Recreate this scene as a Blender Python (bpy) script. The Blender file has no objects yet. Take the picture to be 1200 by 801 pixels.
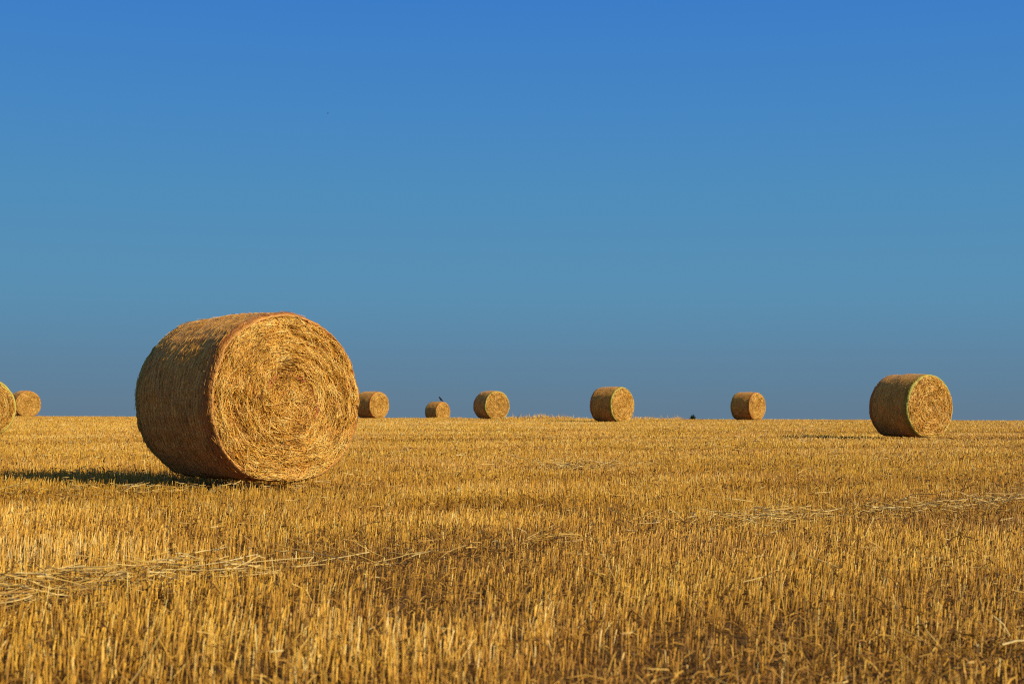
import bpy, math
import numpy as np
from mathutils import Matrix, Vector

rng = np.random.default_rng(7)
scene = bpy.context.scene
COL = scene.collection
H_CAM = 0.72
FPX = 1667.0                      # focal length in photo pixels (1200 wide) = 50 mm
PITCH = math.atan(80.5 / FPX)
ROLL = math.radians(0.25)
R_B, L_B = 0.75, 1.20             # bale radius and width

# ------------------------------------------------------------------ helpers
_tab = np.random.default_rng(99).random((256, 256))
def vnoise(x, y, s=0):
    x = np.asarray(x, float) + 37.3 * s; y = np.asarray(y, float) + 91.7 * s
    xi = np.floor(x).astype(int); yi = np.floor(y).astype(int)
    fx = x - xi; fy = y - yi
    fx = fx * fx * (3 - 2 * fx); fy = fy * fy * (3 - 2 * fy)
    a = _tab[xi & 255, yi & 255]; b = _tab[(xi + 1) & 255, yi & 255]
    c = _tab[xi & 255, (yi + 1) & 255]; d = _tab[(xi + 1) & 255, (yi + 1) & 255]
    return a * (1 - fx) * (1 - fy) + b * fx * (1 - fy) + c * (1 - fx) * fy + d * fx * fy
def fbm(x, y, s=0, o=3):
    t = 0; a = .5; n = 0
    for k in range(o):
        t = t + a * vnoise(np.asarray(x) * 2 ** k, np.asarray(y) * 2 ** k, s + k); n += a; a *= .5
    return t / n

_td = np.array([-60, -10, 0, 12.6, 24, 34, 46, 60, 69, 76, 84, 92, 105, 140, 300, 1000, 4000.])
_tz = np.array([0.1, 0, 0, .02, .03, .06, .13, .195, .21, .20, .16, .07, -.17, -1.0, -6.5, -40, -150.])
_gd = np.linspace(-60, 4000, 40601)
_gz = np.interp(_gd, _td, _tz)
_k = np.hanning(141); _k /= _k.sum()
_gz = np.convolve(np.pad(_gz, 70, mode='edge'), _k, mode='valid')
def terr(x, y):
    x = np.asarray(x, float); y = np.asarray(y, float)
    d = np.where(y > 0, np.sqrt(y * y + 0.15 * x * x), y)
    return np.interp(d, _gd, _gz) + (fbm(x * .35, y * .35, 5) - .5) * .05 - .13 * np.exp(-((x + 14) / 5.) ** 2 - ((y - 36) / 12.) ** 2)

class MB:
    """collects vertices, quads / tris and per-point tone, links them as one mesh"""
    def __init__(s): s.v = []; s.f = []; s.t = []; s.h = []; s.n = 0
    def add(s, v, faces, tone=.5, hgt=.5):
        v = np.asarray(v, float).reshape(-1, 3); m = len(v)
        s.v.append(v)
        s.t.append(np.broadcast_to(np.asarray(tone, float), (m,)) if np.ndim(tone) == 0 else np.asarray(tone, float))
        s.h.append(np.broadcast_to(np.asarray(hgt, float), (m,)) if np.ndim(hgt) == 0 else np.asarray(hgt, float))
        for f in (faces if isinstance(faces, list) else [faces]):
            s.f.append(np.asarray(f, np.int64) + s.n)
        s.n += m
    def tubes(s, P, rad, tone, sides=3, cap=False, taper=None, hgt=None):
        """P (N,K,3) centre lines, rad (N,), tone (N,)"""
        P = np.asarray(P, float); N, K, _ = P.shape
        rad = np.broadcast_to(np.asarray(rad, float), (N,)); tone = np.broadcast_to(np.asarray(tone, float), (N,))
        T = np.gradient(P, axis=1) if K > 1 else P
        T /= np.linalg.norm(T, axis=2, keepdims=True) + 1e-9
        ref = rng.normal(size=(N, 1, 3))
        A = np.cross(T, ref); A /= np.linalg.norm(A, axis=2, keepdims=True) + 1e-9
        B = np.cross(T, A)
        tp = np.ones(K) if taper is None else np.asarray(taper)
        ang = np.arange(sides) * 2 * np.pi / sides
        off = (A[:, :, None, :] * np.cos(ang)[None, None, :, None] + B[:, :, None, :] * np.sin(ang)[None, None, :, None])
        V = P[:, :, None, :] + off * (rad[:, None, None, None] * tp[None, :, None, None])
        idx = np.arange(N * K * sides).reshape(N, K, sides)
        a = idx[:, :-1, :]; b = np.roll(idx, -1, 2)[:, :-1, :]
        c = np.roll(idx, -1, 2)[:, 1:, :]; d = idx[:, 1:, :]
        q = np.stack([a, b, c, d], -1).reshape(-1, 4)
        fs = [q]
        if cap and sides == 3:
            fs.append(idx[:, -1, :].reshape(-1, 3))
        hh = np.linspace(0, 1, K) if hgt is None else np.asarray(hgt)
        s.add(V.reshape(-1, 3), fs, np.repeat(tone, K * sides), np.tile(np.repeat(hh, sides), N))
    def build(s, name, mat, parent=None):
        V = np.concatenate(s.v); me = bpy.data.meshes.new(name)
        me.vertices.add(len(V)); me.vertices.foreach_set('co', V.astype(np.float32).ravel())
        loops = np.concatenate([f.ravel() for f in s.f])
        tot = np.concatenate([np.full(len(f), f.shape[1]) for f in s.f])
        st = np.concatenate([[0], np.cumsum(tot)[:-1]])
        me.loops.add(len(loops)); me.loops.foreach_set('vertex_index', loops.astype(np.int32))
        me.polygons.add(len(tot)); me.polygons.foreach_set('loop_start', st.astype(np.int32))
        me.update(calc_edges=True)
        for nm, arr in (('tone', s.t), ('hgt', s.h)):
            at = me.attributes.new(nm, 'FLOAT', 'POINT')
            at.data.foreach_set('value', np.concatenate(arr).astype(np.float32))
        me.materials.append(mat)
        o = bpy.data.objects.new(name, me); COL.objects.link(o)
        if parent: o.parent = parent
        return o

def grid_faces(nu, nv, wrap=True):
    i = np.arange(nu * nv).reshape(nv, nu)
    a = i[:-1]; d = i[1:]
    if wrap: b = np.roll(i, -1, 1)[:-1]; c = np.roll(i, -1, 1)[1:]
    else: a, b, c, d = i[:-1, :-1], i[:-1, 1:], i[1:, 1:], i[1:, :-1]
    return np.stack([a, b, c, d], -1).reshape(-1, 4)

def tag(o, label=None, cat=None, group=None, kind=None):
    if label: o['label'] = label
    if cat: o['category'] = cat
    if group: o['group'] = group
    if kind: o['kind'] = kind
    return o

# ------------------------------------------------------------------ materials
def new_mat(name):
    m = bpy.data.materials.new(name); m.use_nodes = True
    nt = m.node_tree; b = nt.nodes['Principled BSDF']
    return m, nt, b
def ramp(nt, stops, interp='LINEAR'):
    r = nt.nodes.new('ShaderNodeValToRGB'); r.color_ramp.interpolation = interp
    e = r.color_ramp.elements
    while len(e) < len(stops): e.new(.5)
    for k, (p, c) in enumerate(stops):
        e[k].position = p; e[k].color = (*c, 1)
    return r
def math_node(nt, op, a, b=None, clamp=False):
    n = nt.nodes.new('ShaderNodeMath'); n.operation = op; n.use_clamp = clamp
    for k, x in enumerate((a, b)):
        if x is None: continue
        if isinstance(x, (int, float)): n.inputs[k].default_value = x
        else: nt.links.new(x, n.inputs[k])
    return n.outputs[0]
def mix_col(nt, f, a, b, mode='MIX'):
    n = nt.nodes.new('ShaderNodeMix'); n.data_type = 'RGBA'; n.blend_type = mode
    for s, x in ((n.inputs[0], f), (n.inputs[6], a), (n.inputs[7], b)):
        if isinstance(x, (int, float)): s.default_value = x
        elif isinstance(x, tuple): s.default_value = (*x, 1)
        else: nt.links.new(x, s)
    return n.outputs[2]

def straw_mat(name, stops, low_dark=None, rough=.5, spec=.35, hue=None, mot=0.0):
    m, nt, b = new_mat(name)
    a = nt.nodes.new('ShaderNodeAttribute'); a.attribute_name = 'tone'
    r = ramp(nt, stops); nt.links.new(a.outputs['Fac'], r.inputs[0])
    c = r.outputs[0]
    tc = nt.nodes.new('ShaderNodeTexCoord')
    if hue:
        nz = nt.nodes.new('ShaderNodeTexNoise'); nz.inputs['Scale'].default_value = hue[0]; nz.inputs['Detail'].default_value = 3
        nt.links.new(tc.outputs['Object'], nz.inputs['Vector'])
        rr = ramp(nt, [(.42, (0, 0, 0)), (.66, (1, 1, 1))]); nt.links.new(nz.outputs['Fac'], rr.inputs[0])
        f = math_node(nt, 'MULTIPLY', rr.outputs[0], hue[2])
        c = mix_col(nt, f, c, hue[1], 'MULTIPLY')
    nz2 = nt.nodes.new('ShaderNodeTexNoise'); nz2.inputs['Scale'].default_value = 60; nz2.inputs['Detail'].default_value = 2
    nt.links.new(tc.outputs['Object'], nz2.inputs['Vector'])
    v = math_node(nt, 'ADD', math_node(nt, 'MULTIPLY', nz2.outputs['Fac'], .7), .65)
    vm = nt.nodes.new('ShaderNodeVectorMath'); vm.operation = 'SCALE'
    nt.links.new(c, vm.inputs[0]); nt.links.new(v, vm.inputs['Scale']); c = vm.outputs[0]
    if low_dark:  # painted shade: stalk feet darkened to deepen the gaps between stalks
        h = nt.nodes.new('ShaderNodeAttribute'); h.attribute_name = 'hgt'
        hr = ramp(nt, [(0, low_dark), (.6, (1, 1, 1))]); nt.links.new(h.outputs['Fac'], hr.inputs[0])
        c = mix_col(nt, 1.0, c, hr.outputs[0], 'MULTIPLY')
    nt.links.new(c, b.inputs['Base Color'])
    b.inputs['Roughness'].default_value = rough
    b.inputs['Specular IOR Level'].default_value = spec
    return m

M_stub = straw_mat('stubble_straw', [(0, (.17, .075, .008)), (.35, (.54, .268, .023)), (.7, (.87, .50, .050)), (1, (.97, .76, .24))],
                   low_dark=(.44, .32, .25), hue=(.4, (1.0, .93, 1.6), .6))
M_loose = straw_mat('loose_straw', [(0, (.36, .17, .03)), (.5, (.72, .45, .085)), (1, (.90, .70, .28))], spec=.5, rough=.4)
M_litter = straw_mat('dead_leaf', [(0, (.10, .045, .010)), (.6, (.42, .21, .032)), (1, (.72, .43, .08))], spec=.2)
M_face = straw_mat('bale_straw', [(0, (.16, .064, .009)), (.3, (.55, .262, .028)), (.6, (.90, .505, .066)), (1, (.97, .75, .24))],
                   spec=.4, rough=.45, hue=(5, (1.0, .86, .80), .5))

def soil_mat():
    m, nt, b = new_mat('field_soil')
    tc = nt.nodes.new('ShaderNodeTexCoord')
    n1 = nt.nodes.new('ShaderNodeTexNoise'); n1.inputs['Scale'].default_value = 14; n1.inputs['Detail'].default_value = 8
    n2 = nt.nodes.new('ShaderNodeTexNoise'); n2.inputs['Scale'].default_value = .6; n2.inputs['Detail'].default_value = 4
    nt.links.new(tc.outputs['Object'], n1.inputs['Vector']); nt.links.new(tc.outputs['Object'], n2.inputs['Vector'])
    r1 = ramp(nt, [(.3, (.06, .030, .009)), (.52, (.145, .075, .018)), (.72, (.32, .18, .04))])
    nt.links.new(n1.outputs['Fac'], r1.inputs[0])
    r2 = ramp(nt, [(.35, (.8, .75, .7)), (.65, (1.15, 1.1, 1))]); nt.links.new(n2.outputs['Fac'], r2.inputs[0])
    nt.links.new(mix_col(nt, 1, r1.outputs[0], r2.outputs[0], 'MULTIPLY'), b.inputs['Base Color'])
    bp = nt.nodes.new('ShaderNodeBump'); bp.inputs['Strength'].default_value = .8; bp.inputs['Distance'].default_value = .04
    nt.links.new(n1.outputs['Fac'], bp.inputs['Height']); nt.links.new(bp.outputs[0], b.inputs['Normal'])
    b.inputs['Roughness'].default_value = .95; b.inputs['Specular IOR Level'].default_value = .1
    return m
M_soil = soil_mat()

def disc_mat():
    m, nt, b = new_mat('bale_core')
    tc = nt.nodes.new('ShaderNodeTexCoord')
    n1 = nt.nodes.new('ShaderNodeTexNoise'); n1.inputs['Scale'].default_value = 45; n1.inputs['Detail'].default_value = 8
    nt.links.new(tc.outputs['Object'], n1.inputs['Vector'])
    r1 = ramp(nt, [(.3, (.06, .028, .008)), (.55, (.22, .115, .025)), (.75, (.42, .24, .05))]); nt.links.new(n1.outputs['Fac'], r1.inputs[0])
    nt.links.new(r1.outputs[0], b.inputs['Base Color']); b.inputs['Roughness'].default_value = .9
    b.inputs['Specular IOR Level'].default_value = .1
    bp = nt.nodes.new('ShaderNodeBump'); bp.inputs['Strength'].default_value = 1; bp.inputs['Distance'].default_value = .02
    nt.links.new(n1.outputs['Fac'], bp.inputs['Height']); nt.links.new(bp.outputs[0], b.inputs['Normal'])
    return m
M_core = disc_mat()

def net_mat(name, straw_speck=1.0):
    """straw seen through a fine net, the net's two selvedges coloured: red at -Y, green at +Y"""
    m, nt, b = new_mat(name)
    tc = nt.nodes.new('ShaderNodeTexCoord')
    sp = nt.nodes.new('ShaderNodeSeparateXYZ'); nt.links.new(tc.outputs['Object'], sp.inputs[0])
    X, Y, Z = sp.outputs
    zc = math_node(nt, 'SUBTRACT', Z, R_B)
    th = math_node(nt, 'ARCTAN2', zc, X)
    def vec(a, bq):
        c = nt.nodes.new('ShaderNodeCombineXYZ')
        nt.links.new(math_node(nt, 'MULTIPLY', th, a), c.inputs[0]); nt.links.new(math_node(nt, 'MULTIPLY', Y, bq), c.inputs[1])
        return c.outputs[0]
    def noise(v, d=4):
        n = nt.nodes.new('ShaderNodeTexNoise'); n.inputs['Scale'].default_value = 1; n.inputs['Detail'].default_value = d
        nt.links.new(v, n.inputs['Vector']); return n.outputs['Fac']
    fine = noise(vec(34, 120), 6); mid = noise(vec(3.2, 26)); big = noise(vec(2.0, 2.6))
    r1 = ramp(nt, [(.36, (.22, .078, .009)), (.47, (.54, .235, .031)), (.58, (.82, .43, .080)), (.72, (.97, .69, .26))])
    mixf = math_node(nt, 'ADD', math_node(nt, 'MULTIPLY', fine, .62), math_node(nt, 'MULTIPLY', mid, .38))
    nt.links.new(mixf, r1.inputs[0])
    c = r1.outputs[0]
    # net threads: pale rings round the bale
    w = math_node(nt, 'SINE', math_node(nt, 'MULTIPLY', math_node(nt, 'ADD', Y, math_node(nt, 'MULTIPLY', big, .03)), 2 * math.pi / .040))
    wf = math_node(nt, 'MULTIPLY', math_node(nt, 'GREATER_THAN', w, .25), math_node(nt, 'MULTIPLY', mid, .75))
    c = mix_col(nt, wf, c, (.26, .115, .026))
    rb = ramp(nt, [(.35, (.90, .86, .82)), (.65, (1.22, 1.15, 1.02))]); nt.links.new(big, rb.inputs[0])
    c = mix_col(nt, 1, c, rb.outputs[0], 'MULTIPLY')
    # coloured selvedges
    wob = math_node(nt, 'ADD', Y, math_node(nt, 'MULTIPLY', math_node(nt, 'SUBTRACT', mid, .5), .05))
    def edge(lo, hi, col, amt, mode='MIX'):
        nonlocal c
        mr = nt.nodes.new('ShaderNodeMapRange'); nt.links.new(wob, mr.inputs[0])
        mr.inputs[1].default_value = lo; mr.inputs[2].default_value = hi
        f = mr.outputs[0]
        if mode == 'MULTIPLY':          # fades out again before the lip
            m2 = nt.nodes.new('ShaderNodeMapRange'); nt.links.new(math_node(nt, 'ABSOLUTE', Y), m2.inputs[0])
            m2.inputs[1].default_value = .56; m2.inputs[2].default_value = .598; m2.inputs[3].default_value = 1; m2.inputs[4].default_value = 0
            f = math_node(nt, 'MULTIPLY', f, m2.outputs[0])
        c = mix_col(nt, math_node(nt, 'MULTIPLY', f, amt), c, col, mode)
    edge(-.44, -.50, (.66, .40, .34), .75, 'MULTIPLY')
    edge(-.572, -.600, (.80, .48, .20), math_node(nt, 'MULTIPLY', big, .75))
    edge(.44, .50, (.55, .80, .45), .9, 'MULTIPLY')
    edge(.556, .576, (.62, .62, .13), .85)
    nt.links.new(c, b.inputs['Base Color'])
    b.inputs['Roughness'].default_value = .7; b.inputs['Specular IOR Level'].default_value = .15
    b.inputs['Sheen Weight'].default_value = .16; b.inputs['Sheen Roughness'].default_value = .45; b.inputs['Sheen Tint'].default_value = (1, .85, .62, 1)
    bp = nt.nodes.new('ShaderNodeBump'); bp.inputs['Strength'].default_value = .9; bp.inputs['Distance'].default_value = .012
    hsum = math_node(nt, 'ADD', math_node(nt, 'MULTIPLY', fine, 1.2), math_node(nt, 'MULTIPLY', w, .07))
    nt.links.new(hsum, bp.inputs['Height']); nt.links.new(bp.outputs[0], b.inputs['Normal'])
    return m
M_net = net_mat('net_wrap')

def plain_mat(name, col, rough=.6, spec=.3, var=.3, scale=20):
    m, nt, b = new_mat(name)
    tc = nt.nodes.new('ShaderNodeTexCoord')
    n = nt.nodes.new('ShaderNodeTexNoise'); n.inputs['Scale'].default_value = scale
    nt.links.new(tc.outputs['Object'], n.inputs['Vector'])
    lo = tuple(x * (1 - var) for x in col); hi = tuple(min(1, x * (1 + var)) for x in col)
    r = ramp(nt, [(.3, lo), (.7, hi)]); nt.links.new(n.outputs['Fac'], r.inputs[0])
    nt.links.new(r.outputs[0], b.inputs['Base Color'])
    b.inputs['Roughness'].default_value = rough; b.inputs['Specular IOR Level'].default_value = spec
    return m
M_red = plain_mat('red_twine', (.52, .13, .07))
M_feather = plain_mat('black_feather', (.012, .012, .015), .45, .4)
M_beak = plain_mat('beak_horn', (.02, .02, .02), .4, .5)
M_leaf = plain_mat('shrub_leaf', (.03, .055, .028), .6, .2, .5, 8)
M_bark = plain_mat('shrub_bark', (.07, .05, .03), .9, .1)

# ------------------------------------------------------------------ bales
# position (x, y), turn of the face that looks at the photographer, which net edge is in front, resting height offset, variant
BALES = [
    dict(x=-2.312, y=12.44, yaw=41.5, front='red', v=0, ly=1.11),
    dict(x=9.19, y=32.8, yaw=31.0, front='green', v=1),
    dict(x=4.17, y=59.2, yaw=44.8, front='green', v=2),
    dict(x=12.26, y=73.85, yaw=45.0, front='red', v=3),
    dict(x=-1.04, y=72.84, yaw=32.7, front='green', v=1),
    dict(x=-5.46, y=104.9, yaw=47.7, front='red', v=2),
    dict(x=-7.56, y=76.97, yaw=50.0, front='red', v=3),
    dict(x=-27.38, y=80.0, yaw=40.0, front='red', v=2),
    dict(x=-13.36, y=36.0, yaw=24.0, front='green', v=1),
]
LABELS = [
    'large straw bale nearest the camera, shaded wrapped side left and sunlit spiral face right',
    'straw bale with yellow-green net edge standing by itself at the far right',
    'straw bale with green rim on the crest between two patches of dry grass',
    'straw bale with pinkish rim on the crest, left of the far right bale',
    'straw bale with green rim just right of the half-sunk bale carrying the bird',
    'smallest and farthest straw bale, half sunk behind the crest under a black bird',
    'straw bale with pinkish rim partly hidden behind the right edge of the large bale',
    'small distant straw bale with reddish rim, just right of the bale cut by the frame',
    'straw bale with green rim cut off by the left edge of the photo',
]
GROUP = 'round straw bales left on the stubble field'

def bale_surface(th, y, sd):
    """local point of the wrapped side; z=0 at the ground contact"""
    r = R_B * (1 + .006 * np.sin(2 * th + sd) + .005 * np.sin(3 * th + 2.1 * sd) + .004 * np.sin(5 * th + .7 * sd))
    r = r + (vnoise(th * 4 + 40, y * 4 + 9, sd) - .5) * .022 + (vnoise(th * 22 + 400, y * 5 + 9, sd + 3) - .5) * .010
    e = np.clip((np.abs(y) - (L_B / 2 - .09)) / .09, 0, 1)
    r = r - .034 * e ** 2.4 + .008 * np.cos(y * 4)
    x = r * np.cos(th); z = r * np.sin(th)
    low = np.clip(-z / R_B, 0, 1)
    x = x * (1 + .018 * low * (1 - low) * 4)
    fl = -R_B + .05
    z = np.where(z < fl + .10, fl + .10 - .10 * (1 - np.exp(-(fl + .10 - z) / .10)), z)
    return np.stack([x, y, z + R_B - .055 + .05], -1)

def end_relief(r, th, sd):
    base = .020 * (1 - (r / R_B) ** 2) + .0045 * np.sin(r * 2 * np.pi / .075 + th + sd + 5 * vnoise(th * 1.3 + 7, r * 3, sd)) * np.clip(r / .2, 0, 1)
    base = base + (fbm(r * np.cos(th) * 8 + 50, r * np.sin(th) * 8 + 50, sd) - .5) * .062
    rim = np.clip((r - (R_B - .10)) / .10, 0, 1)
    core = np.exp(-(r / .13) ** 2) * .03
    return base - rim ** 2 * .03 - core

def end_point(r, th, sd, sgn, lift=0):
    p = bale_surface(th, np.full_like(th, sgn * L_B / 2), sd)
    k = r / R_B
    cz = R_B
    x = p[..., 0] * k; z = cz + (p[..., 2] - cz) * k
    y = sgn * (L_B / 2 - .01 + end_relief(r, th, sd) + lift)
    return np.stack([x, y, z], -1)

def make_end(sd, sgn, n_straw, wid, root):
    # core disc behind the straws
    d = MB(); nt_, nr = 144, 44
    rr = np.linspace(.001, R_B * .985, nr); tt = np.linspace(0, 2 * np.pi, nt_, endpoint=False)
    T, Rr = np.meshgrid(tt, rr)
    V = end_point(Rr, T, sd, sgn, -.012)
    fc = grid_faces(nt_, nr)
    if sgn > 0: fc = fc[:, ::-1]
    d.add(V.reshape(-1, 3), fc)
    core = d.build('straw_end', M_core, root)
    m = MB()
    N = n_straw
    r = R_B * np.sqrt(rng.random(N)) * .997
    th = rng.random(N) * 2 * np.pi
    clump = .45 * fbm(r * 16 + 10, th * r * 5 + 30, sd + 9, 2) + .55 * fbm(r * np.cos(th) * 13 + 50, r * np.sin(th) * 13 + 70, sd + 2, 3)
    ln = rng.gamma(3.2, .030, N).clip(.03, .30)
    cent = r < .15 + .20 * rng.random(N)
    slope = rng.normal(0, .36, N) + np.where(rng.random(N) < .25, rng.normal(0, 1.0, N), 0)
    slope = np.where(cent, rng.normal(0, 1.1, N), slope)
    lift0 = rng.random(N) ** 1.6 * .026 + (clump - .5) * .02 + .008 * (r > R_B * .93)
    tilt = rng.normal(0, .10, N)
    K = 4; s = np.linspace(-.5, .5, K)
    curve = rng.normal(0, .10, N)
    ds = s[None] * ln[:, None]
    rr_ = r[:, None] + ds * np.sin(slope)[:, None] + curve[:, None] * ds ** 2 * 4
    rr_ = np.clip(np.abs(rr_), .002, R_B * 1.004)
    tt_ = th[:, None] + ds * np.cos(slope)[:, None] / np.maximum(r[:, None], .05)
    P = end_point(rr_, tt_, sd, sgn, 0)
    P[..., 1] += sgn * (lift0[:, None] + ds * tilt[:, None])
    tone = np.clip(-.06 + 1.22 * clump + rng.normal(0, .21, N) - np.where(cent, .05, 0), 0, 1)
    pale = rng.random(N) < .06; tone[pale] = .85 + .15 * rng.random(pale.sum())
    m.tubes(P, wid * (.6 + .8 * rng.random(N)) * np.where(pale, 1.15, 1), tone, sides=3)
    # straws sticking out of the face
    N2 = N // 16
    r = R_B * np.sqrt(rng.random(N2)) * .90; th = rng.random(N2) * 2 * np.pi
    p0 = end_point(r, th, sd, sgn, .0)
    tang = np.stack([-np.sin(th), np.zeros(N2), np.cos(th)], -1)
    dirv = tang * rng.choice([-1, 1], N2)[:, None] + rng.normal(0, .7, (N2, 3)); dirv[:, 1] = sgn * np.abs(rng.normal(.25, .25, N2))
    dirv /= np.linalg.norm(dirv, axis=1, keepdims=True)
    ln = rng.uniform(.03, .12, N2)
    s = np.linspace(0, 1, 3)
    P = p0[:, None] + dirv[:, None] * (s[None, :, None] * ln[:, None, None])
    m.tubes(P, wid * .9, np.clip(rng.normal(.66, .2, N2), 0, 1), 3)
    o = m.build('straw_layer', M_face, core); o['kind'] = 'stuff'
    return core

def make_bale(v):
    hi = v == 0
    sd = 3 + v * 7
    root = bpy.data.objects.new('straw_bale', None); COL.objects.link(root)
    root.empty_display_size = .3
    # wrapped side with a lip turned over each end
    w = MB(); nt_ = 220 if hi else 96
    ys = np.concatenate([np.linspace(-L_B / 2, -L_B / 2 + .1, 10)[:-1], np.linspace(-L_B / 2 + .1, L_B / 2 - .1, 44 if hi else 16), np.linspace(L_B / 2 - .1, L_B / 2, 10)[1:]])
    tt = np.linspace(0, 2 * np.pi, nt_, endpoint=False)
    T, Y = np.meshgrid(tt, ys)
    V = bale_surface(T, Y, sd)
    V[..., 0] += (rng.random(T.shape) - .5) * .004; V[..., 2] += (rng.random(T.shape) - .5) * .004
    rows = [V]
    def lip(sgn):
        out = []
        for k in (.004, .011, .018, .026):
            jag = (vnoise(tt * 9 + 3, tt * 0 + k * 40, sd + 4) - .5) * .05 * (k / .026)
            k = k * (1 if sgn < 0 else 2.0)
            out.append(end_point(np.full(nt_, R_B - k * 0.95) + jag, tt, sd, sgn, (.010 - k * (.6 if sgn < 0 else .3))))
        return np.array(out)
    V = np.concatenate([lip(-1)[::-1], V, lip(1)])
    w.add(V.reshape(-1, 3), grid_faces(nt_, len(V))[:, ::-1])
    wrap = w.build('net_wrap', M_net, root)
    # straw ends poking through the net, lying along the winding
    p = MB(); N = 2600 if hi else 500
    th = rng.random(N) * 2 * np.pi; y = rng.uniform(-L_B / 2 + .01, L_B / 2 - .01, N)
    ln = rng.uniform(.02, .09, N); sl = rng.normal(0, .35, N)
    s = np.linspace(-.5, .5, 3)
    P = bale_surface(th[:, None] + s[None] * ln[:, None] * np.cos(sl)[:, None] / R_B, y[:, None] + s[None] * ln[:, None] * np.sin(sl)[:, None], sd)
    nrm = np.stack([np.cos(th), 0 * th, np.sin(th)], -1)
    off = np.abs(rng.normal(0, .005, N))
    P = P + nrm[:, None] * (off[:, None, None] * .6 + (s[None, :, None] + .5) ** 2 * rng.random(N)[:, None, None] ** 3 * .014)
    p.tubes(P, .0016 if hi else .003, np.clip(rng.normal(.34, .22, N), 0, 1), 3)
    q = p.build('poking_straw', M_face, wrap); q['kind'] = 'stuff'
    make_end(sd, -1, 17000 if hi else 5000, .0019 if hi else .0040, root)
    make_end(sd + 1, 1, 6000 if hi else 5000, .0030 if hi else .0040, root)
    if hi:
        # scraps of red net caught in the core of the front end
        for (r0, t0, ln) in ((.22, 62, .12), (.24, 22, .10), (.27, -8, .10), (.29, -22, .09), (.26, 142, .17)):
            sc = MB(); t0 = math.radians(t0)
            s = np.linspace(-.5, .5, 6)
            for k in range(2):
                P = end_point(np.full((1, 6), r0 + (k - 1) * .006) + rng.normal(0, .009, (1, 6)), t0 + s[None] * ln / r0, sd, -1, .022)
                sc.tubes(P, .0026, .5, 4)
            sc.build('net_scrap', M_red, root)
    return root

def copy_tree(o, parent=None):
    c = o.copy(); COL.objects.link(c); c.parent = parent
    for ch in list(o.children): copy_tree(ch, c)
    return c

protos = {}
bale_objs = []
for b, lab in zip(BALES, LABELS):
    if b['v'] not in protos:
        o = make_bale(b['v']); protos[b['v']] = o
    else:
        o = copy_tree(protos[b['v']])
    bale_objs.append(o)
for b, lab, o in zip(BALES, LABELS, bale_objs):
    b['z'] = float(terr(b['x'], b['y'])) + .035
    o.location = (b['x'], b['y'], b['z'])
    o.scale = (1, b.get('ly', 1), 1)
    o.rotation_euler = (0, 0, math.radians(b['yaw'] + (180 if b['front'] == 'green' else 0)))
    tag(o, lab, 'straw bale', GROUP)

# ------------------------------------------------------------------ ground sheet
g = MB()
ys = np.concatenate([np.linspace(-40, 2, 15), np.arange(2.2, 16, .2), np.arange(16, 120, .8), np.geomspace(120, 3800, 50)])
us = np.linspace(-1, 1, 161)
U, Yg = np.meshgrid(us, ys)
half = np.where(Yg < 16, 30, np.where(Yg < 120, 30 + (Yg - 16) * 1.3, 165 + (Yg - 120) * .9))
Xg = U * half
Zg = terr(Xg, Yg)
near = (Yg > 0) & (Yg < 20)
Zg = Zg + near * (rng.random(Zg.shape) - .5) * .02
g.add(np.stack([Xg, Yg, Zg], -1).reshape(-1, 3), grid_faces(161, len(ys), wrap=False))
tag(g.build('field_ground', M_soil), kind='structure')

# ------------------------------------------------------------------ stubble
RD = np.array([1, 1.0]) / math.sqrt(2)           # direction of the drill rows and straw swaths
RN = np.array([-RD[1], RD[0]])
def swath(x, y, p0, p1):
    p0 = np.array(p0, float); d = np.array(p1, float) - p0; L = np.linalg.norm(d); d /= L
    a = (x - p0[0]) * d[0] + (y - p0[1]) * d[1]; c = -(x - p0[0]) * d[1] + (y - p0[1]) * d[0]
    return a, c
def in_bale(x, y, m=0):
    hit = np.zeros(len(x), bool)
    for b in BALES:
        a = math.radians(b['yaw']); dx = x - b['x']; dy = y - b['y']
        u = dx * math.cos(a) + dy * math.sin(a); w = -dx * math.sin(a) + dy * math.cos(a)
        hit |= (np.abs(u) < .42 + m) & (np.abs(w) < L_B / 2 * b.get('ly', 1) + .02 + m)
    return hit

def scatter(dens0, lod, dmin, dmax, spread=.47, pad=1.6, p=1.12):
    """points in the field ahead, thinning with distance"""
    ds = np.linspace(dmin, dmax, 900)
    dens = dens0 * np.where(ds < lod, 1, (lod / ds) ** p)
    wdt = 2 * (spread * ds + pad)
    rate = dens * wdt; cum = np.concatenate([[0], np.cumsum((rate[1:] + rate[:-1]) / 2 * np.diff(ds))])
    n = int(cum[-1])
    y = np.interp(rng.random(n) * cum[-1], cum, ds)
    x = (rng.random(n) * 2 - 1) * (spread * y + pad)
    return x, y

x, y = scatter(1080, 9.5, 2.2, 101)
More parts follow.
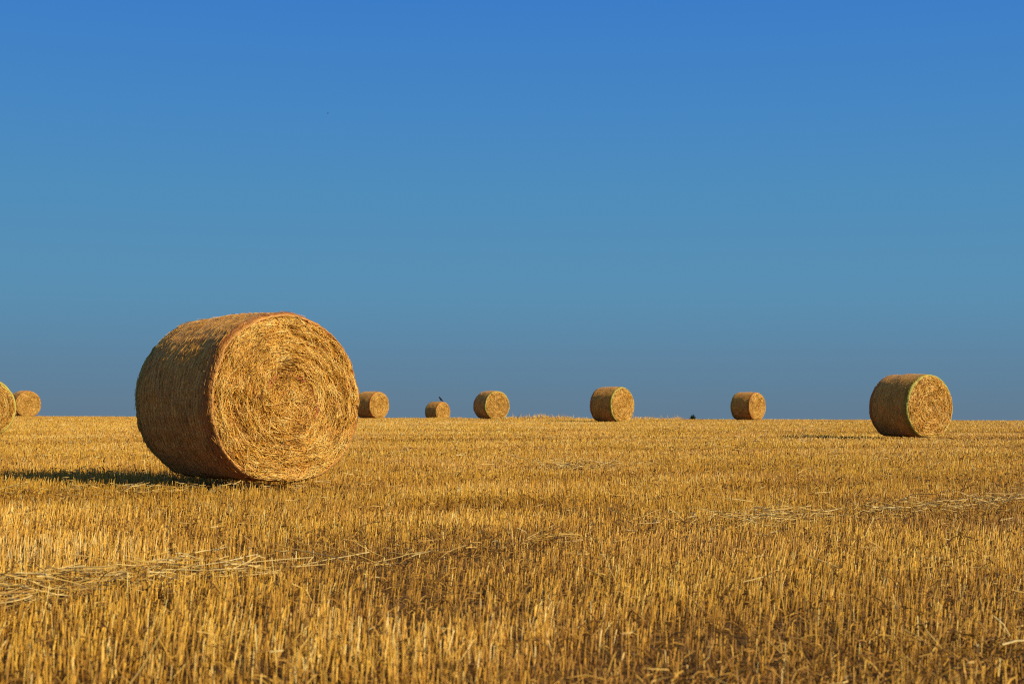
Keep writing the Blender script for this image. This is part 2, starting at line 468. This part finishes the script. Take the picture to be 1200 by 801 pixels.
# snap to drill rows with jitter while rows are still resolved
c = x * RN[0] + y * RN[1]
row = np.round(c / .125) * .125
jit = np.where(y < 25, .024, .05)
dc = row + rng.normal(0, 1, len(x)) * jit - c
x = x + dc * RN[0]; y = y + dc * RN[1]
al = x * RD[0] + y * RD[1]
cell = np.round(al / .05); hj = _tab[cell.astype(int) & 255, np.round(row / .125).astype(int) & 255]
d_al = np.where(y < 16, cell * .05 + (hj - .5) * .05 + rng.normal(0, .010, len(x)) - al, 0)
x = x + d_al * RD[0]; y = y + d_al * RD[1]
al = x * RD[0] + y * RD[1]; c = x * RN[0] + y * RN[1]
patch = fbm(x * 1.1, y * 1.1, 21)                       # clumps
aB, cB = swath(x, y, (-8.4, 25.9), (11, 33.6))
far = np.clip((y - 12) / 8, 0, 1)
strip = (1 - far) * fbm(al * .05, c * .9, 31) + far * (.5 + 1.25 * (fbm(aB * .035, cB * .55, 35, 4) - .5))
patch = .5 + (patch - .5) * (1 - .6 * far)                       # long strips along the rows
aS, cS = swath(x, y, (-1.95, 4.95), (3.9, 10.7))        # straw swath
cS = cS + (fbm(aS * .7, aS * 0, 41) - .5) * .5
aT, cT = swath(x, y, (-.5, 2.75), (2.4, 4.75))          # wheel track
cT = cT + (fbm(aT * .9, aT * 0, 43) - .5) * .3
inT = np.exp(-(cT / .27) ** 2) * (aT > -1)
inS = np.exp(-(cS / .16) ** 2)
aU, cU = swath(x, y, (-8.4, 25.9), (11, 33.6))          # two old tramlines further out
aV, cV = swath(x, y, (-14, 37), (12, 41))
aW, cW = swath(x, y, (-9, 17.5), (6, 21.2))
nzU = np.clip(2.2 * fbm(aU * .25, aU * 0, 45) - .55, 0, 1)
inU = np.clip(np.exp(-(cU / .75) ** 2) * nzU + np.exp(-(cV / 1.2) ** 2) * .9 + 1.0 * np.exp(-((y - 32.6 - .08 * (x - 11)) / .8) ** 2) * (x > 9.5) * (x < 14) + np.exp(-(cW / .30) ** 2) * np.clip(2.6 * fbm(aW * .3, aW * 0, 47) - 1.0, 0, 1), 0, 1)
bare = np.exp(-(((x - .62) / .42) ** 2 + ((y - 16.4) / .9) ** 2))
prob = np.clip(.48 + 1.5 * (patch - .18), .3, 1) * (1 - .15 * inT) * (1 - .30 * inS) * (1 - .75 * np.clip(inU, 0, 1)) * (1 - .75 * bare)
keep = (rng.random(len(x)) < prob) & ~in_bale(x, y)
x, y, patch, strip, inT, inS, inU, bare = [a[keep] for a in (x, y, patch, strip, inT, inS, inU, bare)]
N = len(x)
z = terr(x, y)
lodf = np.maximum(1, y / 9.5); far2 = np.clip((y - 14) / 15, 0, 1)
hgt = (.086 + .04 * (patch - .5) + .06 * (strip - .5) + rng.normal(0, .021, N)).clip(.04, .24)
short = rng.random(N) < .13; hgt[short] *= rng.uniform(.3, .8, short.sum())
hgt *= (1 - .12 * inT) * (1 - .35 * inS) * (1 - .75 * np.clip(inU, 0, 1)) * (1 - .7 * bare)
lean = rng.normal(0, .11, (N, 2)) + np.array([.05, .02]) + .5 * (np.stack([fbm(x * .8, y * .8, 51), fbm(x * .8, y * .8, 57)], 1) - .5)
wild = rng.random(N) < (.06 + .30 * inT + .18 * inS)
lean[wild] += rng.normal(0, .55, (wild.sum(), 2))
base = np.stack([x, y, z - .01], -1)
tip = base + np.stack([lean[:, 0] * hgt, lean[:, 1] * hgt, (hgt + .01) / np.sqrt(1 + (lean ** 2).sum(1))], -1)
tone = np.clip(.50 + .05 * far2 + .44 * (patch - .5) + .55 * (strip - .5) + rng.normal(0, .17, N) - .04 * inT - .35 * inU - .2 * bare, 0, 1)  # inU darkens tramline stalks: dirt plus painted shade of the stubble step
pale = rng.random(N) < .035; tone[pale] = rng.uniform(.85, 1, pale.sum())
rad = .0016 * (.75 + .5 * rng.random(N)) * lodf ** 1.04
st = MB()
nr = y < 9
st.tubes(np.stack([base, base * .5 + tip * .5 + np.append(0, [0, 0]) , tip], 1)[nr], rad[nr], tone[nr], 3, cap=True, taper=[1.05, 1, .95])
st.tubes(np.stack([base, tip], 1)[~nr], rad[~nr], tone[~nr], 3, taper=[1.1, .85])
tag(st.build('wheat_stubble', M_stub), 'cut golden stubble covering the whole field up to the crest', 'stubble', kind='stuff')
print('stalks', N)

# dead leaves and chaff between the stalks
x, y = scatter(520, 6, 2.2, 34, p=1.5)
ok = ~in_bale(x, y, -.1); x, y = x[ok], y[ok]
N = len(x); z = terr(x, y)
lf = np.maximum(1, y / 6)
an = rng.random(N) * 2 * np.pi; ln = rng.uniform(.02, .09, N)
rise = rng.normal(.15, .45, N)
h0 = rng.random(N) ** 2 * .07
d = np.stack([np.cos(an), np.sin(an), rise], -1); d /= np.linalg.norm(d, axis=1, keepdims=True)
p0 = np.stack([x, y, z + .006 + h0], -1)
P = np.stack([p0, p0 + d * ln[:, None] * .5 + np.stack([0 * x, 0 * x, ln * .12], -1), p0 + d * ln[:, None]], 1)
P[..., 2] = np.maximum(P[..., 2], z[:, None] + .002)
lt = MB()
def more_litter(n, p0_, p1_, wid):
    a = rng.uniform(-1, 4.5, n); c = rng.normal(0, wid, n); p0_ = np.array(p0_, float); d_ = np.array(p1_, float) - p0_; d_ /= np.linalg.norm(d_)
    c = c - (fbm(a * .9, a * 0, 43) - .5) * .3
    px = p0_[0] + d_[0] * a - d_[1] * c; py = p0_[1] + d_[1] * a + d_[0] * c; pz = terr(px, py)
    q = np.stack([px, py, pz + .004 + rng.random(n) ** 2 * .06], -1); an_ = rng.random(n) * 6.283; l_ = rng.gamma(3, .016, n).clip(.015, .10)
    v_ = np.stack([np.cos(an_), np.sin(an_), rng.normal(.25, .45, n)], -1); v_ /= np.linalg.norm(v_, axis=1, keepdims=True)
    PP = np.stack([q, q + v_ * l_[:, None] * .5 + np.stack([0 * px, 0 * px, l_ * .1], -1), q + v_ * l_[:, None]], 1)
    PP[..., 2] = np.maximum(PP[..., 2], pz[:, None] + .002)
    lt.tubes(PP, .0022 * (.6 + rng.random(n)), np.clip(rng.beta(2.6, 1.8, n), 0, 1), 3, taper=[1, 1, .6])
more_litter(2000, (-.5, 2.75), (2.4, 4.75), .28)
lt.tubes(P, .0019 * (.6 + rng.random(N)) * lf, np.clip(rng.beta(2, 2.5, N), 0, 1), 3, taper=[1, 1, .4])
tag(lt.build('leaf_litter', M_litter), 'brown dead leaves and chaff lying between the stubble stalks', 'litter', kind='stuff')

# loose pale straw: along the swath, in the bare patch, and strewn about
def lay(n, px, py, ang, ln, up, tone, r=.0021, bend=.22):
    px, py = np.asarray(px, float), np.asarray(py, float)
    z = terr(px, py)
    s = np.linspace(-.5, .5, 5)
    dz = rng.normal(0, .12, n)
    cx, sx = np.cos(ang), np.sin(ang); bd = rng.normal(0, bend, n)
    X = px[:, None] + s * (ln * cx)[:, None] - (s ** 2) * (ln * bd * 4 * sx)[:, None]
    Yy = py[:, None] + s * (ln * sx)[:, None] + (s ** 2) * (ln * bd * 4 * cx)[:, None]
    X = X + rng.normal(0, .03, X.shape) * ln[:, None]; Yy = Yy + rng.normal(0, .03, X.shape) * ln[:, None]; dz = dz + rng.normal(0, .15, n)
    Z = np.maximum(z[:, None] + up[:, None] + s * (ln * dz)[:, None], z[:, None] + .004)
    return np.stack([X, Yy, Z], -1), r * (.7 + .6 * rng.random(n)), tone
lo = MB()
def swath_straw(p0, p1, n, wid, dens):
    p0 = np.array(p0, float); d = np.array(p1, float) - p0; L = np.linalg.norm(d); d /= L
    a = rng.random(n * 4) * (L + 4) - 2
    kp = rng.random(len(a)) < dens(a); a = a[kp][:n]; n = len(a)
    c = rng.normal(0, wid, n) - (fbm(a * .7, a * 0, 41) - .5) * .5
    px = p0[0] + d[0] * a - d[1] * c; py = p0[1] + d[1] * a + d[0] * c
    ang = math.atan2(d[1], d[0]) + rng.normal(0, .85, n) - .3
    ln = rng.gamma(2.6, .045, n).clip(.03, .36); up = rng.uniform(.03, .125, n)
    lo.tubes(*lay(n, px, py, ang, ln, up, np.clip(rng.normal(.60, .22, n), 0, 1), r=.0023))
swath_straw((-1.95, 4.95), (3.9, 10.7), 900, .15, lambda a: np.clip(.015 + 1.1 * np.exp(-((a - .3) / 1.0) ** 2) + .18 * np.exp(-((a - 2.9) / .45) ** 2) + .75 * np.exp(-((a - 5.0) / .5) ** 2) + .45 * np.exp(-((a - 7.0) / 1.3) ** 2), 0, 1))
swath_straw((-.5, 2.75), (2.4, 4.75), 60, .22, lambda a: 0 * a + .5)
def blob(cx, cy, rx, ry, n, lmin=.1, lmax=.4):
    px = rng.normal(cx, rx, n); py = rng.normal(cy, ry, n)
    lo.tubes(*lay(n, px, py, rng.normal(.15, .6, n), rng.gamma(2.4, .05, n).clip(.03, .3), rng.uniform(.03, .13, n), np.clip(rng.normal(.6, .22, n), 0, 1), r=.0026))
blob(.85, 16.3, .28, .4, 130); blob(.4, 16.9, .25, .3, 50); blob(1.5, 16.9, .3, .4, 40)
blob(-1.75, 12.0, .3, .12, 40); blob(-3.5, 11.0, .6, .10, 45); blob(-2.6, 11.25, .25, .08, 35); blob(-1.2, 13.6, .5, .2, 30)
x, y = scatter(9, 9, 2.3, 60, p=1.1)
ok = ~in_bale(x, y, .1) & ((y > 4.6) | (rng.random(len(y)) < .3)); x, y = x[ok], y[ok]; n = len(x)
lo_f = np.maximum(1, y / 11)
P, r, t = lay(n, x, y, rng.random(n) * 6.28, rng.gamma(2.2, .035, n).clip(.02, .25) * (1 + .2 * (lo_f - 1)), rng.uniform(.01, .14, n), np.clip(rng.normal(.6, .25, n), 0, 1))
lo.tubes(P, r * lo_f, t)
# a few long stalks standing askew above the stubble
n = 80
yy = rng.uniform(3.2, 14, n); xx = (rng.random(n) * 2 - 1) * .42 * yy
aS, cS = swath(xx, yy, (-1.95, 4.95), (3.9, 10.7)); ok = ~in_bale(xx, yy, .15); xx, yy = xx[ok], yy[ok]; n = len(xx)
p0 = np.stack([xx, yy, terr(xx, yy)], -1); an = rng.random(n) * 6.28; el = rng.uniform(.25, 1.1, n); ln = rng.uniform(.07, .17, n)
d = np.stack([np.cos(an) * np.cos(el), np.sin(an) * np.cos(el), np.sin(el)], -1)
p0[:, 2] += rng.uniform(0, .06, n)
lo.tubes(np.stack([p0, p0 + d * ln[:, None] * .55, p0 + d * ln[:, None] + rng.normal(0, .012, (n, 3))], 1), .0021, np.clip(rng.normal(.65, .2, n), 0, 1))
tag(lo.build('loose_straw', M_loose), 'pale loose straw strewn on the stubble and in a diagonal swath', 'loose straw', kind='stuff')

# dry grass tufts along the crest
wd = MB()
for (x0, x1, yc, n, hm) in ((-.8, 3.2, 77, 420, .17), (5.9, 9.4, 78, 300, .13), (-4.4, -2.6, 78, 90, .10), (-.9, 4.2, 79, 300, .08)):
    px = rng.uniform(x0, x1, n); py = rng.normal(yc, .8, n)
    hh = hm * (.35 + 1.3 * vnoise(px * 1.7, px * 0 + 3, 8) ** 1.5) * rng.uniform(.6, 1.25, n) + .1
    tall = rng.random(n) < .04; hh[tall] += .16
    b0 = np.stack([px, py, terr(px, py)], -1); ln_ = rng.normal(0, .35, (n, 2))
    tp = b0 + np.stack([ln_[:, 0] * hh, ln_[:, 1] * hh, hh], -1); md = b0 * .5 + tp * .5; md[:, 2] += hh * .06
    wd.tubes(np.stack([b0, md, tp], 1), .012, np.clip(rng.normal(.6, .2, n), 0, 1), 3, taper=[1, .9, .3])
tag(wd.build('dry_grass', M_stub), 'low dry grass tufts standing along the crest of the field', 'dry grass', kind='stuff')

# ------------------------------------------------------------------ camera maths: a ray through a photo pixel, used to place the far things
fwd = Vector((0, math.cos(PITCH), math.sin(PITCH))); up = Vector((0, -math.sin(PITCH), math.cos(PITCH))); rt = Vector((1, 0, 0))
cx_ = rt * math.cos(ROLL) + up * math.sin(ROLL); cu_ = -rt * math.sin(ROLL) + up * math.cos(ROLL)
CAM = Vector((0, 0, H_CAM))
def at(px, py, Y):
    d = fwd + cx_ * ((px - 600) / FPX) + cu_ * ((400.5 - py) / FPX)
    return CAM + d * (Y / d.y)

# ------------------------------------------------------------------ birds
def loft(mb, cen, rad, sx=None, n=10):
    """rings round a spine in the XZ plane (bird's own axes: head toward -X)"""
    cen = np.asarray(cen, float); K = len(cen)
    T = np.gradient(cen, axis=0); T /= np.linalg.norm(T, axis=1, keepdims=True)
    Yv = np.array([0, 1., 0]); Nn = np.cross(T, Yv)
    a = np.arange(n) * 2 * np.pi / n
    rad = np.asarray(rad, float)
    wy = rad if sx is None else rad * np.asarray(sx)
    V = cen[:, None] + np.cos(a)[None, :, None] * wy[:, None, None] * Yv + np.sin(a)[None, :, None] * rad[:, None, None] * Nn[:, None]
    mb.add(V.reshape(-1, 3), [grid_faces(n, K), np.arange(n)[None, ::-1], (np.arange(n) + (K - 1) * n)[None]])

def make_crow(loc, rotz):
    root = bpy.data.objects.new('crow', None); COL.objects.link(root); root.location = loc; root.rotation_euler = (0, 0, rotz); root.scale = (1.18,) * 3
    b = MB()   # tail tip -> body -> neck -> head -> bill base, upright perched
    loft(b, [(.20, 0, -.075), (.13, 0, .0), (.085, 0, .055), (.045, 0, .10), (0, 0, .15), (-.04, 0, .20), (-.065, 0, .245), (-.085, 0, .275), (-.11, 0, .285), (-.13, 0, .282)],
         [.006, .014, .026, .050, .064, .060, .044, .038, .030, .014], [6, 2.6, 1.7, 1.1, 1, 1, 1, 1, 1, 1], 12)
    b.build('body', M_feather, root)
    k = MB(); loft(k, [(-.122, 0, .283), (-.15, 0, .280), (-.178, 0, .270)], [.013, .010, .002], None, 8); k.build('beak', M_beak, root)
    for s in (-1, 1):
        w = MB()
        cen = np.array([(-.045, s * .050, .205), (0, s * .066, .165), (.05, s * .062, .105), (.10, s * .045, .04), (.155, s * .02, -.03)])
        loft(w, cen, [.02, .045, .045, .03, .006], [.3, .3, .3, .3, .3], 8); w.build('wing', M_feather, root)
        l = MB()
        l.tubes(np.array([[(.02, s * .028, .10), (.015, s * .028, .05), (.0, s * .028, .004)]]), .006, .5, 6)
        for dx, dy in ((-.045, 0), (-.03, .02), (-.03, -.02), (.03, 0)):
            l.tubes(np.array([[(0, s * .028, .006), (dx, s * .028 + dy, .003)]]), .004, .5, 5)
        l.build('leg', M_beak, root)
        e = MB(); loft(e, [(-.098, s * .024, .290), (-.093, s * .027, .290), (-.088, s * .024, .290)], [.001, .005, .001], None, 6); e.build('eye', M_beak, root)
    return root
b6 = bale_objs[5]; yw = math.radians(BALES[5]['yaw'])
nrm = Vector((math.sin(yw), -math.cos(yw), 0))
pc = Vector((BALES[5]['x'], BALES[5]['y'], BALES[5]['z'])) + nrm * (L_B / 2 - .26)
top = float(bale_surface(np.array([math.pi / 2]), np.array([-L_B / 2 + .26]), 3 + 14)[0, 2])
tag(make_crow((pc.x, pc.y, pc.z + top), math.radians(8)), 'small black bird perched upright on top of the farthest half-sunk bale', 'bird')

def make_flyer(loc, rotz):
    root = bpy.data.objects.new('flying_bird', None); COL.objects.link(root); root.location = loc; root.rotation_euler = (0, math.radians(12), rotz)
    b = MB(); loft(b, [(.22, 0, 0), (.13, 0, 0), (.06, 0, -.005), (-.02, 0, -.008), (-.09, 0, 0), (-.13, 0, .006), (-.16, 0, .006), (-.20, 0, 0)],
                   [.005, .012, .035, .050, .042, .030, .026, .003], [8, 3, 1.1, 1, 1, 1, 1, 1], 10)
    b.build('body', M_feather, root)
    for s in (-1, 1):
        w = MB(); V = []
        for t in np.linspace(0, 1, 8):
            ych = s * (.02 + .30 * t); zz = .10 * math.sin(t * 2.2)
            cxn = -.05 + .10 * t ** 2; ch = .15 * (1 - .75 * t ** 2)
            for q, hz in ((-.5, 0), (-.2, .012), (.5, 0), (-.2, -.004)): V.append((cxn + q * ch, ych, zz + hz))
        w.add(V, [grid_faces(4, 8), np.array([[28, 29, 30, 31]])]); w.build('wing', M_feather, root)
    return root
tag(make_flyer(at(384, 133, 300), math.radians(40)), 'tiny dark bird flying high in the blue sky above the big bale', 'bird')

# ------------------------------------------------------------------ shrub behind the crest
def make_shrub(loc, h):
    root = bpy.data.objects.new('shrub', None); COL.objects.link(root); root.location = loc
    t = MB()
    brs = []
    for k in range(11):
        a = k * 2.4; rr = .02 + .026 * k; tipz = h * (1.0 - rr * 1.3)
        tip = np.array([rr * math.cos(a), rr * math.sin(a), tipz]); brs.append(tip)
        t.tubes(np.array([[(0, 0, -.05), tip * (.25, .25, .45), tip]]), .018, .5, 5, taper=[1, .7, .3])
    t.build('trunk', M_bark, root)
    f = MB(); n = 1500
    ci = rng.integers(0, len(brs), n); cc = np.array(brs)[ci]; u = rng.random(n) ** .5
    p = cc * (.45 + .6 * u)[:, None] + rng.normal(0, .06, (n, 3)); p[:, 2] = np.abs(p[:, 2])
    a1 = rng.normal(size=(n, 3)); a1 /= np.linalg.norm(a1, axis=1, keepdims=True)
    a2 = np.cross(a1, rng.normal(size=(n, 3))); a2 /= np.linalg.norm(a2, axis=1, keepdims=True)
    sz = rng.uniform(.03, .06, n)[:, None]
    V = np.stack([p - a1 * sz, p + a2 * sz * .5, p + a1 * sz, p - a2 * sz * .5], 1)
    f.add(V.reshape(-1, 3), np.arange(n * 4).reshape(n, 4))
    f.build('crown', M_leaf, root)
    return root
sp_ = at(812, 486.8, 125); gz = float(terr(sp_.x, sp_.y))
tag(make_shrub((sp_.x, sp_.y, gz), sp_.z - gz), 'tiny dark green shrub peeping over the crest right of centre', 'shrub')

# ------------------------------------------------------------------ camera, sun, sky
cam = bpy.data.cameras.new('camera'); co = bpy.data.objects.new('camera', cam); COL.objects.link(co)
cam.sensor_width = 36; cam.lens = FPX / 1200 * 36
cam.clip_start = .05; cam.clip_end = 8000
M = Matrix.Identity(4)
for k in range(3):
    M[k][0] = cx_[k]; M[k][1] = cu_[k]; M[k][2] = -fwd[k]; M[k][3] = CAM[k]
co.matrix_world = M
cam.dof.use_dof = True; cam.dof.focus_distance = 12.5; cam.dof.aperture_fstop = 5.6
scene.camera = co

SUN_EL, SUN_PHI = math.radians(27.5), math.radians(30)
sv = Vector((math.cos(SUN_PHI) * math.cos(SUN_EL), -math.sin(SUN_PHI) * math.cos(SUN_EL), math.sin(SUN_EL)))
sun = bpy.data.lights.new('sun', 'SUN'); so = bpy.data.objects.new('sun', sun); COL.objects.link(so)
sun.energy = 5.0; sun.angle = math.radians(.5); sun.color = (1, .84, .60)
so.rotation_euler = sv.to_track_quat('Z', 'Y').to_euler(); so.location = (20, -10, 20)

w = bpy.data.worlds.new('World'); scene.world = w; w.use_nodes = True
nt = w.node_tree; bg = nt.nodes['Background']
sky = nt.nodes.new('ShaderNodeTexSky'); sky.sky_type = 'NISHITA'; sky.sun_disc = False
sky.sun_elevation = SUN_EL; sky.sun_rotation = math.atan2(sv.x, sv.y)
sky.air_density = 1.0; sky.dust_density = .6; sky.ozone_density = 2.5
tc = nt.nodes.new('ShaderNodeTexCoord'); sx = nt.nodes.new('ShaderNodeSeparateXYZ')
nt.links.new(tc.outputs['Generated'], sx.inputs[0])
gr = ramp(nt, [(0, (.122, .205, .290)), (.035, (.113, .232, .355)), (.08, (.102, .275, .445)), (.15, (.080, .268, .50)), (.21, (.062, .240, .545)), (.28, (.046, .205, .575)), (.6, (.03, .14, .45))])
nt.links.new(sx.outputs[2], gr.inputs[0])
sc_ = nt.nodes.new('ShaderNodeVectorMath'); sc_.operation = 'SCALE'; sc_.inputs['Scale'].default_value = 10
nt.links.new(gr.outputs[0], sc_.inputs[0])
mr = nt.nodes.new('ShaderNodeMapRange'); nt.links.new(sx.outputs[2], mr.inputs[0])
mr.inputs[1].default_value = .30; mr.inputs[2].default_value = .65
nt.links.new(mix_col(nt, mr.outputs[0], sc_.outputs[0], sky.outputs[0]), bg.inputs['Color'])
bg.inputs['Strength'].default_value = .10

scene.view_settings.view_transform = 'Standard'; scene.view_settings.look = 'None'
scene.view_settings.exposure = 0; scene.view_settings.gamma = 1
scene.cycles.max_bounces = 6
scene.cycles.use_denoising = False
scene.cycles.filter_width = 1.1
